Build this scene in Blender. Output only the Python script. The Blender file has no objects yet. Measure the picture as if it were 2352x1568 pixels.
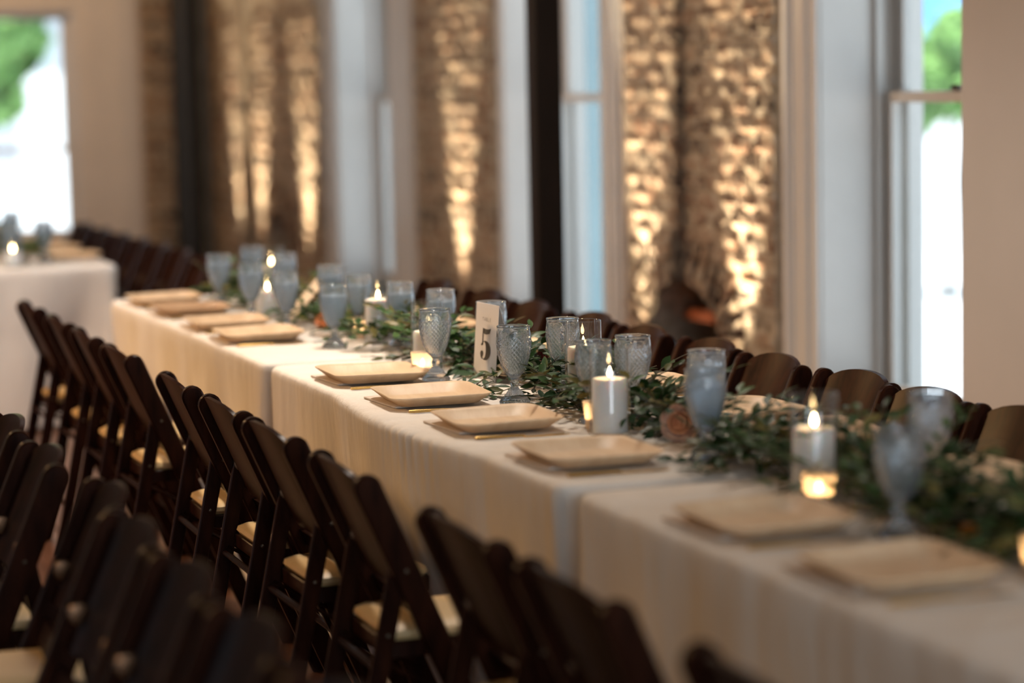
import bpy, math, random
import numpy as np
from mathutils import Matrix, Vector

C = bpy.context.scene.collection
S = bpy.context.scene
PI = math.pi

# ------------------------------------------------------------------ camera
cam_d = bpy.data.cameras.new('camera')
cam_d.sensor_width = 36.0
cam_d.lens = 5600.0 / 2352.0 * 36.0
cam_d.clip_start = 0.05
cam_d.clip_end = 300
cam_d.dof.use_dof = True
cam_d.dof.focus_distance = 6.2
cam_d.dof.aperture_fstop = 1.35
cam_d.dof.aperture_blades = 0
cam = bpy.data.objects.new('camera', cam_d)
C.objects.link(cam)
cam.matrix_world = Matrix(((0.94066042, 0.05478742, -0.33489746, 0.0),
                           (-0.33874298, 0.09262765, -0.93630834, 0.0),
                           (-0.02027715, 0.99419236, 0.10569001, 1.56),
                           (0, 0, 0, 1)))
S.camera = cam
S.view_settings.view_transform = 'Standard'
S.view_settings.look = 'None'
S.view_settings.exposure = 0.0
S.view_settings.gamma = 1.0
S.view_settings.use_curve_mapping = False
cy = S.cycles
cy.max_bounces = 12
cy.diffuse_bounces = 4
cy.glossy_bounces = 4
cy.transmission_bounces = 12
cy.transparent_max_bounces = 24
cy.caustics_reflective = False
cy.caustics_refractive = True
cy.blur_glossy = 0.5
cy.sample_clamp_indirect = 4.0
cy.use_denoising = True

# ------------------------------------------------------------------ sky, sun, lamps
W = bpy.data.worlds.new('sky')
S.world = W
W.use_nodes = True
wn = W.node_tree.nodes
bg = wn['Background']
bg.inputs['Color'].default_value = (0.62, 0.82, 1.0, 1)
bg.inputs['Strength'].default_value = 1.9


def lamp(name, kind, loc, power, color, aim=None, **kw):
    d = bpy.data.lights.new(name, kind)
    d.energy = power
    d.color = color
    for k, v in kw.items():
        setattr(d, k, v)
    o = bpy.data.objects.new(name, d)
    o.location = loc
    if aim is not None:
        o.rotation_euler = (Vector(aim) - Vector(loc)).to_track_quat('-Z', 'Y').to_euler()
    C.objects.link(o)
    return o


lamp('sun', 'SUN', (0, 0, 20), 17.0, (1.0, 0.96, 0.9), aim=(5, 6, 0), angle=0.01)
WARM = (1.0, 0.57, 0.24)
# warm ceiling lamps over the aisles, plus an added neutral fill
lamp('unseen_overhead_lamp', 'AREA', (-2.2, 10.0, 3.2), 88, WARM, aim=(1.5, 8.2, 0.5), shape='DISK', size=0.7, spread=math.radians(130))
lamp('unseen_overhead_lamp', 'AREA', (1.1, 9.8, 3.1), 66, (1.0, 0.95, 0.92), aim=(1.5, 10.8, 0.6), shape='DISK', size=0.4)  # invented fill that brightens the separate table's cloth, no such fixture known
lamp('unseen_overhead_lamp', 'AREA', (-0.6, 14.5, 3.3), 40, WARM, aim=(1.0, 13.5, 0), shape='DISK', size=0.6)
lamp('unseen_overhead_lamp', 'AREA', (2.0, 16.4, 3.4), 32, WARM, aim=(2.6, 18.7, 1.2), shape='DISK', size=0.5)
lamp('unseen_overhead_lamp', 'AREA', (2.2, 6.9, 3.5), 34, (1.0, 0.86, 0.73), aim=(2.15, 6.7, 0), shape='DISK', size=0.5, spread=math.radians(100))
lamp('unseen_overhead_lamp', 'AREA', (2.9, 3.6, 3.5), 14, (1.0, 0.86, 0.76), aim=(2.6, 4.0, 0), shape='DISK', size=0.8)
# daylight through the wide opening behind the viewer
lamp('window_daylight', 'AREA', (0.75, -3.95, 1.65), 250, (0.86, 0.93, 1.0), aim=(0.75, 8, 1.2), shape='RECTANGLE', size=4.4, size_y=2.6)
# brick uplights standing on the floor against the chimneys
UP = (1.0, 0.83, 0.58)
for (ux, uy, pw) in ((4.02, 9.96, 850), (4.02, 8.93, 850), (4.02, 12.5, 900),
                     (4.02, 17.62, 900), (4.02, 16.95, 1000), (4.02, 15.70, 1000)):
    lamp('uplight', 'SPOT', (ux, uy, 0.03), pw, UP, aim=(ux + 0.20, uy, 2.2), spot_size=math.radians(30),
         spot_blend=0.8, shadow_soft_size=0.03)


# ------------------------------------------------------------------ material helpers
def new_mat(name):
    m = bpy.data.materials.new(name)
    m.use_nodes = True
    nt = m.node_tree
    return m, nt, nt.nodes['Principled BSDF'], nt.nodes['Material Output']


def nd(nt, t, **kw):
    n = nt.nodes.new(t)
    for k, v in kw.items():
        setattr(n, k, v)
    return n


def coords(nt, scale=(1, 1, 1), kind='Object'):
    tc = nd(nt, 'ShaderNodeTexCoord')
    mp = nd(nt, 'ShaderNodeMapping')
    mp.inputs['Scale'].default_value = scale
    nt.links.new(tc.outputs[kind], mp.inputs['Vector'])
    return mp.outputs['Vector']


def noise(nt, vec, scale, detail=4, rough=0.55):
    n = nd(nt, 'ShaderNodeTexNoise')
    n.inputs['Scale'].default_value = scale
    n.inputs['Detail'].default_value = detail
    n.inputs['Roughness'].default_value = rough
    nt.links.new(vec, n.inputs['Vector'])
    return n.outputs['Fac']


def ramp(nt, fac, stops):
    r = nd(nt, 'ShaderNodeValToRGB')
    e = r.color_ramp.elements
    while len(e) < len(stops):
        e.new(0.5)
    for el, (p, c) in zip(e, stops):
        el.position = p
        el.color = (*c, 1)
    nt.links.new(fac, r.inputs['Fac'])
    return r.outputs['Color']


def bump(nt, b, height, strength, dist=0.01):
    n = nd(nt, 'ShaderNodeBump')
    n.inputs['Strength'].default_value = strength
    n.inputs['Distance'].default_value = dist
    nt.links.new(height, n.inputs['Height'])
    nt.links.new(n.outputs['Normal'], b.inputs['Normal'])


def simple(name, c0, c1, scale=(8, 8, 8), ns=3.0, rough=0.5, metal=0.0, bs=0.0, bd=0.004, bn=None, kind='Object', **inp):
    m, nt, b, out = new_mat(name)
    v = coords(nt, scale, kind)
    f = noise(nt, v, ns)
    nt.links.new(ramp(nt, f, [(0.3, c0), (0.7, c1)]), b.inputs['Base Color'])
    b.inputs['Roughness'].default_value = rough
    b.inputs['Metallic'].default_value = metal
    for k, x in inp.items():
        b.inputs[k.replace('_', ' ')].default_value = x
    if bs:
        bump(nt, b, noise(nt, v, bn or ns * 4, 5), bs, bd)
    return m


M = {}
M['cloth'] = simple('white_linen', (0.76, 0.70, 0.62), (0.82, 0.76, 0.68), (2.2, 2.2, 0.7), 5.0, 0.85, bs=0.55, bd=0.05, bn=2.2)
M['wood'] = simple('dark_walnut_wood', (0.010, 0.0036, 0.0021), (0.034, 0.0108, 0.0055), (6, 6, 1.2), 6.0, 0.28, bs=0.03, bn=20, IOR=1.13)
M['cushion'] = simple('cream_vinyl', (0.72, 0.49, 0.22), (0.78, 0.56, 0.28), (4, 4, 4), 3.0, 0.45, bs=0.08, bn=40)
M['palm'] = simple('palm_leaf', (0.66, 0.45, 0.26), (0.78, 0.58, 0.37), (22, 4, 10), 1.6, 0.5, bs=0.12, bd=0.002, bn=6)
M['palm2'] = simple('streaky_palm_leaf', (0.38, 0.20, 0.09), (0.72, 0.50, 0.30), (5, 26, 10), 1.3, 0.5, bs=0.12, bd=0.002, bn=6)
M['gold'] = simple('brushed_gold', (0.85, 0.52, 0.15), (0.95, 0.64, 0.24), (10, 10, 10), 3, 0.2, 1.0)
M['steel'] = simple('dull_steel', (0.10, 0.08, 0.06), (0.16, 0.13, 0.10), (10, 10, 10), 3, 0.35, 1.0)
M['bronze'] = simple('dark_bronze', (0.12, 0.062, 0.032), (0.17, 0.09, 0.048), (10, 10, 10), 3, 0.36, 0.8)
M['napkin'] = simple('greige_linen', (0.62, 0.53, 0.44), (0.70, 0.61, 0.52), (6, 6, 6), 5, 0.9, bs=0.2, bn=60)
M['card'] = simple('white_card', (0.87, 0.86, 0.86), (0.90, 0.89, 0.89), (4, 4, 4), 2, 0.7)
M['cardtan'] = simple('cream_card', (0.74, 0.60, 0.42), (0.80, 0.66, 0.48), (4, 4, 4), 2, 0.7)
M['ink'] = simple('black_ink', (0.012, 0.011, 0.010), (0.02, 0.018, 0.016), (4, 4, 4), 2, 0.6)
M['inkgrey'] = simple('grey_ink', (0.25, 0.23, 0.21), (0.3, 0.28, 0.26), (4, 4, 4), 2, 0.6)
M['paint'] = simple('ivory_paint', (0.62, 0.585, 0.54), (0.66, 0.62, 0.575), (2, 2, 2), 2, 0.45, bs=0.03, bn=30)
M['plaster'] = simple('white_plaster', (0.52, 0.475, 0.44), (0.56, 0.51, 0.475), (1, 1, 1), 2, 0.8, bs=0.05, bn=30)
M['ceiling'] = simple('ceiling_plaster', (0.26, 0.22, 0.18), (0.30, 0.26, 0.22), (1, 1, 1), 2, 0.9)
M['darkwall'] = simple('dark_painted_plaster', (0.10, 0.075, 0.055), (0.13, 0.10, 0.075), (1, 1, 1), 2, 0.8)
M['post'] = simple('dark_brown_post', (0.012, 0.008, 0.005), (0.02, 0.012, 0.008), (5, 5, 1), 3, 0.6, Specular_IOR_Level=0.1)
M['blackiron'] = simple('black_iron', (0.008, 0.009, 0.008), (0.013, 0.013, 0.012), (5, 5, 5), 3, 0.5)
M['conduit'] = simple('tan_conduit', (0.20, 0.15, 0.10), (0.26, 0.20, 0.14), (5, 5, 5), 3, 0.6)
M['floorwood'] = simple('worn_floorboard', (0.11, 0.045, 0.022), (0.20, 0.09, 0.05), (9, 1, 9), 3, 0.28, bs=0.05, bn=8)
M['subfloor'] = simple('dark_subfloor', (0.02, 0.012, 0.008), (0.03, 0.018, 0.012), (3, 3, 3), 3, 0.8)
M['mortar'] = simple('lime_mortar', (0.30, 0.23, 0.15), (0.56, 0.46, 0.34), (1, 1, 1), 14, 0.95, bs=0.9, bd=0.03, bn=35)
M['soot'] = simple('sooty_brick', (0.010, 0.005, 0.003), (0.035, 0.014, 0.007), (1, 1, 1), 8, 0.9, bs=0.4, bn=30, Specular_IOR_Level=0.05)
M['bark'] = simple('brown_stem', (0.05, 0.035, 0.02), (0.10, 0.07, 0.035), (20, 20, 20), 3, 0.7)
M['wick'] = simple('black_wick', (0.01, 0.01, 0.01), (0.03, 0.02, 0.02), (20, 20, 20), 3, 0.9)
M['petal'] = simple('peach_petal', (0.88, 0.42, 0.20), (0.92, 0.58, 0.36), (10, 10, 10), 2, 0.6)
M['blush'] = simple('blush_petal', (0.90, 0.62, 0.46), (0.93, 0.74, 0.60), (10, 10, 10), 2, 0.6)
M['bloom'] = simple('orange_petal', (0.75, 0.25, 0.04), (0.85, 0.40, 0.08), (10, 10, 10), 2, 0.6)
M['redleaf'] = simple('reddish_leaf', (0.25, 0.05, 0.04), (0.38, 0.10, 0.08), (10, 10, 10), 2, 0.5)
M['wax'] = simple('white_wax', (0.90, 0.88, 0.85), (0.93, 0.91, 0.88), (6, 6, 6), 2, 0.45, Subsurface_Weight=0.35, Subsurface_Scale=0.02, Subsurface_Radius=(1.0, 0.62, 0.4))
M['asphalt'] = simple('pale_pavement', (0.46, 0.48, 0.50), (0.54, 0.56, 0.58), (1, 1, 1), 1.0, 0.9)
M['siding'] = simple('white_siding', (0.66, 0.68, 0.70), (0.72, 0.74, 0.76), (1, 1, 1), 1.0, 0.8)
M['roofing'] = simple('grey_roofing', (0.30, 0.33, 0.37), (0.38, 0.41, 0.45), (1, 1, 1), 2.0, 0.9)
M['crown'] = simple('tree_foliage', (0.10, 0.24, 0.05), (0.28, 0.48, 0.14), (1, 1, 1), 1.5, 0.7)
M['backdrop'] = simple('blue_grey_backdrop', (0.085, 0.145, 0.17), (0.11, 0.175, 0.20), (1, 1, 1), 1.5, 0.9)
M['bluepaint'] = simple('blue_paint', (0.10, 0.28, 0.62), (0.14, 0.34, 0.70), (1, 1, 1), 1.5, 0.5)


def leaf_mat(name, c0, c1):
    m, nt, b, out = new_mat(name)
    v = coords(nt, (1, 1, 1), 'Generated')
    oi = nd(nt, 'ShaderNodeObjectInfo')
    f = noise(nt, v, 4.0)
    ad = nd(nt, 'ShaderNodeMath', operation='ADD')
    ml = nd(nt, 'ShaderNodeMath', operation='MULTIPLY_ADD')
    ml.inputs[1].default_value = 0.6
    ml.inputs[2].default_value = -0.3
    nt.links.new(oi.outputs['Random'], ml.inputs[0])
    nt.links.new(f, ad.inputs[0])
    nt.links.new(ml.outputs[0], ad.inputs[1])
    nt.links.new(ramp(nt, ad.outputs[0], [(0.25, c0), (0.75, c1)]), b.inputs['Base Color'])
    b.inputs['Roughness'].default_value = 0.42
    b.inputs['Specular IOR Level'].default_value = 0.22
    b.inputs['Transmission Weight'].default_value = 0.0
    return m


LEAFM = [leaf_mat('dark_green_leaf', (0.012, 0.040, 0.010), (0.035, 0.085, 0.022)),
         leaf_mat('mid_green_leaf', (0.022, 0.060, 0.014), (0.060, 0.120, 0.030)),
         leaf_mat('olive_leaf', (0.070, 0.075, 0.018), (0.17, 0.14, 0.035))]


def thin_glass(name, tint=(1, 1, 1), refl=1.0, diff=0.0, diffcol=(0.8, 0.85, 0.9)):
    m, nt, b, out = new_mat(name)
    nt.nodes.remove(b)
    fr = nd(nt, 'ShaderNodeLayerWeight')
    pw = nd(nt, 'ShaderNodeMath', operation='POWER')
    pw.inputs[1].default_value = 4.0
    nt.links.new(fr.outputs['Facing'], pw.inputs[0])
    ml = nd(nt, 'ShaderNodeMath', operation='MULTIPLY_ADD')
    ml.inputs[1].default_value = 0.75 * refl
    ml.inputs[2].default_value = 0.04 * refl
    nt.links.new(pw.outputs[0], ml.inputs[0])
    tr = nd(nt, 'ShaderNodeBsdfTransparent')
    tr.inputs['Color'].default_value = (*tint, 1)
    gl = nd(nt, 'ShaderNodeBsdfGlossy')
    gl.inputs['Roughness'].default_value = 0.03
    mx = nd(nt, 'ShaderNodeMixShader')
    nt.links.new(ml.outputs[0], mx.inputs[0])
    nt.links.new(tr.outputs[0], mx.inputs[1])
    nt.links.new(gl.outputs[0], mx.inputs[2])
    last = mx
    if diff:
        tl = nd(nt, 'ShaderNodeBsdfTranslucent')
        tl.inputs['Color'].default_value = (*diffcol, 1)
        m2 = nd(nt, 'ShaderNodeMixShader')
        m2.inputs[0].default_value = diff
        nt.links.new(mx.outputs[0], m2.inputs[1])
        nt.links.new(tl.outputs[0], m2.inputs[2])
        last = m2
    nt.links.new(last.outputs[0], out.inputs['Surface'])
    return m


def solid_glass(name, tint, ior, milk=0.0, milkcol=(0.7, 0.8, 0.9), rough=0.0):
    m, nt, b, out = new_mat(name)
    nt.nodes.remove(b)
    g = nd(nt, 'ShaderNodeBsdfGlass')
    g.inputs['Color'].default_value = (*tint, 1)
    g.inputs['IOR'].default_value = ior
    g.inputs['Roughness'].default_value = rough
    tl = nd(nt, 'ShaderNodeBsdfTranslucent')
    tl.inputs['Color'].default_value = (*milkcol, 1)
    df = nd(nt, 'ShaderNodeBsdfDiffuse')
    df.inputs['Color'].default_value = (*milkcol, 1)
    ad = nd(nt, 'ShaderNodeMixShader')
    nt.links.new(tl.outputs[0], ad.inputs[1])
    nt.links.new(df.outputs[0], ad.inputs[2])
    mx = nd(nt, 'ShaderNodeMixShader')
    mx.inputs[0].default_value = milk
    nt.links.new(g.outputs[0], mx.inputs[1])
    nt.links.new(ad.outputs[0], mx.inputs[2])
    nt.links.new(mx.outputs[0], out.inputs['Surface'])
    return m


M['pane'] = thin_glass('window_glass', (0.97, 0.99, 1.0), 0.8)
M['clear'] = thin_glass('clear_glass', (0.97, 0.98, 0.98), 1.35)
M['votive'] = thin_glass('frosted_votive_glass', (0.95, 0.93, 0.9), 0.6, 0.6, (0.95, 0.85, 0.72))
M['goblet'] = solid_glass('pale_blue_pressed_glass', (0.95, 0.975, 1.0), 1.45, 0.05, (0.70, 0.85, 1.0))  # blue milk colour stands in for window light scattered by the pattern
M['goblet_iced'] = solid_glass('lit_milky_pressed_glass', (0.95, 0.975, 1.0), 1.45, 0.11, (0.70, 0.83, 0.96))  # stronger milk brightens filled goblets in place of scattered window light
M['water'] = solid_glass('iced_water', (0.95, 0.98, 1.0), 1.33, 0.38, (0.80, 0.90, 0.98), 0.08)


def emit(name, col, strength):
    m, nt, b, out = new_mat(name)
    nt.nodes.remove(b)
    e = nd(nt, 'ShaderNodeEmission')
    e.inputs['Strength'].default_value = strength
    v = coords(nt, (1, 1, 1), 'Generated')
    sp = nd(nt, 'ShaderNodeSeparateXYZ')
    nt.links.new(v, sp.inputs[0])
    nt.links.new(ramp(nt, sp.outputs['Z'], [(0.0, (col[0], col[1] * 0.8, col[2] * 0.7)), (0.4, col)]), e.inputs['Color'])
    nt.links.new(e.outputs[0], out.inputs['Surface'])
    return m


M['flame'] = emit('candle_flame', (1.0, 0.66, 0.30), 70.0)
M['flame2'] = emit('votive_flame', (1.0, 0.62, 0.27), 150.0)


def brick_mat():
    m, nt, b, out = new_mat('limewashed_brick')
    v = coords(nt, (1, 1, 1), 'Object')
    oi = nd(nt, 'ShaderNodeObjectInfo')
    # per-brick shift so that every brick gets its own blotches
    sc = nd(nt, 'ShaderNodeVectorMath', operation='SCALE')
    cb = nd(nt, 'ShaderNodeCombineXYZ')
    for i in range(3):
        nt.links.new(oi.outputs['Random'], cb.inputs[i])
    nt.links.new(cb.outputs[0], sc.inputs[0])
    sc.inputs['Scale'].default_value = 57.0
    va = nd(nt, 'ShaderNodeVectorMath', operation='ADD')
    nt.links.new(v, va.inputs[0])
    nt.links.new(sc.outputs[0], va.inputs[1])
    f = noise(nt, va.outputs[0], 16.0, 6, 0.65)
    clay = ramp(nt, oi.outputs['Random'], [(0.0, (0.045, 0.026, 0.016)), (0.22, (0.10, 0.052, 0.030)), (0.5, (0.22, 0.11, 0.06)), (0.8, (0.32, 0.21, 0.13)), (1.0, (0.14, 0.085, 0.05))])
    mx = nd(nt, 'ShaderNodeMix', data_type='RGBA')
    nt.links.new(ramp(nt, f, [(0.42, (0, 0, 0)), (0.62, (0.8, 0.8, 0.8))]), mx.inputs['Factor'])
    nt.links.new(clay, mx.inputs['A'])
    mx.inputs['B'].default_value = (0.52, 0.42, 0.30, 1)
    nt.links.new(mx.outputs['Result'], b.inputs['Base Color'])
    b.inputs['Roughness'].default_value = 0.9
    bump(nt, b, noise(nt, va.outputs[0], 40.0, 6, 0.7), 0.9, 0.012)
    return m


M['brick'] = brick_mat()


# ------------------------------------------------------------------ mesh helpers
class MB:
    def __init__(self):
        self.v, self.f, self.mi = [], [], []
        self.fix = True

    def add(self, vs, fs, mi=0):
        n = len(self.v)
        self.v += [tuple(p) for p in vs]
        for q in fs:
            self.f.append(tuple(i + n for i in q))
            self.mi.append(mi)
        return self

    def box(self, x0, x1, y0, y1, z0, z1, c=0.0):
        """box, with chamfered edges when c > 0"""
        if not c:
            vs = [(x, y, z) for x in (x0, x1) for y in (y0, y1) for z in (z0, z1)]
            fs = [(0, 1, 3, 2), (4, 6, 7, 5), (0, 4, 5, 1), (2, 3, 7, 6), (0, 2, 6, 4), (1, 5, 7, 3)]
            return self.add(vs, fs)
        o = [(x0 + c, y0), (x1 - c, y0), (x1, y0 + c), (x1, y1 - c), (x1 - c, y1), (x0 + c, y1), (x0, y1 - c), (x0, y0 + c)]
        i = [(x0 + c, y0 + c), (x1 - c, y0 + c), (x1 - c, y0 + c), (x1 - c, y1 - c), (x1 - c, y1 - c), (x0 + c, y1 - c), (x0 + c, y1 - c), (x0 + c, y0 + c)]
        rings = [[(x, y, z0) for x, y in i], [(x, y, z0 + c) for x, y in o], [(x, y, z1 - c) for x, y in o], [(x, y, z1) for x, y in i]]
        return self.rings(rings, True, True)

    def rings(self, rings, cap0=False, cap1=False, closed=True):
        n = len(rings[0])
        vs = [p for r in rings for p in r]
        fs = []
        for a in range(len(rings) - 1):
            for k in range(n if closed else n - 1):
                k2 = (k + 1) % n
                fs.append((a * n + k, a * n + k2, (a + 1) * n + k2, (a + 1) * n + k))
        if cap0:
            fs.append(tuple(reversed(range(n))))
        if cap1:
            fs.append(tuple((len(rings) - 1) * n + k for k in range(n)))
        return self.add(vs, fs)

    def lathe(self, prof, n=32, cx=0, cy=0, cap0=True, cap1=True):
        rings = [[(cx + r * math.cos(2 * PI * k / n), cy + r * math.sin(2 * PI * k / n), z) for k in range(n)] for r, z in prof]
        return self.rings(rings, cap0, cap1)

    def tube(self, path, r, n=8, caps=True):
        rings = []
        P = [Vector(p) for p in path]
        rs = r if isinstance(r, (list, tuple)) else [r] * len(P)
        for i, p in enumerate(P):
            d = (P[min(i + 1, len(P) - 1)] - P[max(i - 1, 0)]).normalized()
            a = d.cross(Vector((0, 0, 1)))
            if a.length < 1e-3:
                a = Vector((1, 0, 0))
            a.normalize()
            b = a.cross(d)
            rings.append([tuple(p + (a * math.cos(2 * PI * k / n) + b * math.sin(2 * PI * k / n)) * rs[i]) for k in range(n)])
        return self.rings(rings, caps, caps)

    def slab(self, outline, y0, y1, c=0.003):
        """outline in the x-z plane extruded along y with chamfered rims"""
        n = len(outline)
        pts = [Vector(p) for p in outline]
        area = sum(pts[i].x * pts[(i + 1) % n].y - pts[(i + 1) % n].x * pts[i].y for i in range(n))
        sg = 1 if area > 0 else -1
        ins = []
        for i in range(n):
            a, b, d = pts[i - 1], pts[i], pts[(i + 1) % n]
            e1, e2 = (b - a).normalized(), (d - b).normalized()
            nn = Vector((-e1.y - e2.y, e1.x + e2.x)) * sg
            nn = nn.normalized() if nn.length > 1e-6 else Vector((0, 0))
            ins.append(b + nn * c)
        R = [[(p.x, y0, p.y) for p in ins], [(p.x, y0 + c, p.y) for p in pts], [(p.x, y1 - c, p.y) for p in pts], [(p.x, y1, p.y) for p in ins]]
        return self.rings(R, True, True)

    def mesh(self, name, mats, smooth=False):
        me = bpy.data.meshes.new(name)
        me.from_pydata(self.v, [], self.f)
        for m in (mats if isinstance(mats, (list, tuple)) else [mats]):
            me.materials.append(m)
        if any(self.mi):
            me.polygons.foreach_set('material_index', self.mi)
        if smooth:
            me.polygons.foreach_set('use_smooth', [True] * len(me.polygons))
            if smooth != 'all':
                me.set_sharp_from_angle(angle=math.radians(40))
        me.update()
        if self.fix:
            fix_normals(me)
        return me

    def build(self, name, mats, parent=None, smooth=True, loc=None):
        return link(name, self.mesh(name, mats, smooth), parent, loc)


def fix_normals(me):
    import bmesh
    bm = bmesh.new()
    bm.from_mesh(me)
    bmesh.ops.recalc_face_normals(bm, faces=bm.faces)
    bm.to_mesh(me)
    bm.free()


def link(name, me, parent=None, loc=None):
    o = bpy.data.objects.new(name, me)
    if parent is not None:
        o.parent = parent
    if loc is not None:
        o.location = loc
    C.objects.link(o)
    return o


def empty(name, loc=(0, 0, 0), rz=0.0):
    o = bpy.data.objects.new(name, None)
    o.empty_display_size = 0.05
    o.location = loc
    o.rotation_euler = (0, 0, rz)
    C.objects.link(o)
    return o


def tag(o, label=None, cat=None, group=None, kind=None):
    if label:
        o['label'] = label
    if cat:
        o['category'] = cat
    if group:
        o['group'] = group
    if kind:
        o['kind'] = kind
    return o


def copy_tree(o, parent=None):
    c = o.copy()
    C.objects.link(c)
    if parent is not None:
        c.parent = parent
    for ch in list(o.children):
        copy_tree(ch, c)
    return c


class Proto:
    """first use hands out the prototype itself, later uses hand out copies"""

    def __init__(self, root):
        self.root, self.used = root, False

    def take(self):
        if not self.used:
            self.used = True
            return self.root
        return copy_tree(self.root)


ORD = ['first', 'second', 'third', 'fourth', 'fifth', 'sixth', 'seventh', 'eighth', 'ninth', 'tenth', 'eleventh', 'twelfth', 'thirteenth']

# ------------------------------------------------------------------ room shell
XW = 4.2          # face of the window wall
YF = 18.7         # face of the far wall
ZC = 3.8

fl = MB().box(-6, XW + 0.4, -4, YF + 0.3, -0.2, -0.02).build('floor', M['subfloor'], smooth=False)
tag(fl, 'reddish brown floorboards under the chairs and tables', 'floor', kind='structure')
rnd = random.Random(4)
pm = [MB().box(-0.0585, 0.0585, -1.4985, 1.4985, -0.02, 0.0 - 0.0006 * k, 0.0015).mesh('plank', M['floorwood']) for k in range(3)]
for i in range(26):
    for j in range(5):
        o = link('plank', pm[rnd.randrange(3)], fl, (-1.1 + i * 0.12, 3.0 + j * 3.0 + (i % 3) * 0.9 - 0.9, 0))
MB().box(-6, -1.16, -4, YF, -0.02, -0.001).box(1.96, XW, -4, YF, -0.02, -0.001).box(-1.16, 1.96, -4, 0.6, -0.02, -0.001).box(-1.16, 1.96, 17.4, YF, -0.02, -0.001).build('floor_border', M['floorwood'], fl, smooth=False)

tag(MB().box(-6.2, XW + 0.6, -4.2, YF + 0.4, ZC, ZC + 0.2).build('ceiling', M['ceiling'], smooth=False), 'pale plaster ceiling above the hall', 'ceiling', kind='structure')

# openings in the window wall, as (near edge, far edge) along Y
XP = 4.26         # plaster and casings stand back behind the brick breasts
OPEN_R = [(7.28, 8.37), (10.57, 11.91), (13.93, 15.09)]
SOLID_R = [(7.09, 7.28), (8.37, 8.67), (10.19, 10.57), (11.91, 12.0), (13.32, 13.93), (15.09, 15.34), (17.19, YF + 0.3)]
ZS, ZH = 0.28, 3.05
wr = MB()
for a, b in SOLID_R:
    wr.box(XP, XP + 0.42, a, b, 0, ZC)
for a, b in OPEN_R:
    wr.box(XP, XP + 0.42, a, b, 0, ZS).box(XP, XP + 0.42, a, b, ZH, ZC)
wr.box(XW - 0.075, XP + 0.42, -4, 7.09, 0, ZC)
wall_right = wr.build('wall_right', M['plaster'], smooth=False)
tag(wall_right, 'plaster wall beside the tall window nearest the camera', 'wall', kind='structure')

wf = MB()
FW = (1.9, 3.2)
FZ0, FZ1 = 0.42, 2.16
wf.box(-6, FW[0], YF, YF + 0.3, 0, ZC).box(FW[1], XW + 0.42, YF, YF + 0.3, 0, ZC)
wf.box(FW[0], FW[1], YF, YF + 0.3, 0, FZ0).box(FW[0], FW[1], YF, YF + 0.3, FZ1, ZC)
wall_far = wf.build('wall_far', M['plaster'], smooth=False)
tag(wall_far, 'end wall of the hall around the bright low window', 'wall', kind='structure')

wl = MB()
OPEN_L = [(8.4, 9.8), (12.2, 13.6)]
yl = [-4.2] + [y for o in OPEN_L for y in o] + [YF + 0.3]
for i in range(0, len(yl), 2):
    wl.box(-6.2, -6, yl[i], yl[i + 1], 0, ZC)
for a, b in OPEN_L:
    wl.box(-6.2, -6, a, b, 0, 0.5).box(-6.2, -6, a, b, 3.2, ZC)
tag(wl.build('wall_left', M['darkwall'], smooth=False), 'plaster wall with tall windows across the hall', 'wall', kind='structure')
wb = MB().box(-6.2, -1.5, -4.2, -4, 0, ZC).box(3, XW + 0.42, -4.2, -4, 0, ZC).box(-1.5, 3, -4.2, -4, 0, 0.3).box(-1.5, 3, -4.2, -4, 3.0, ZC)
tag(wb.build('wall_back', M['darkwall'], smooth=False), 'plaster wall behind the viewer with a wide opening', 'wall', kind='structure')


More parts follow.
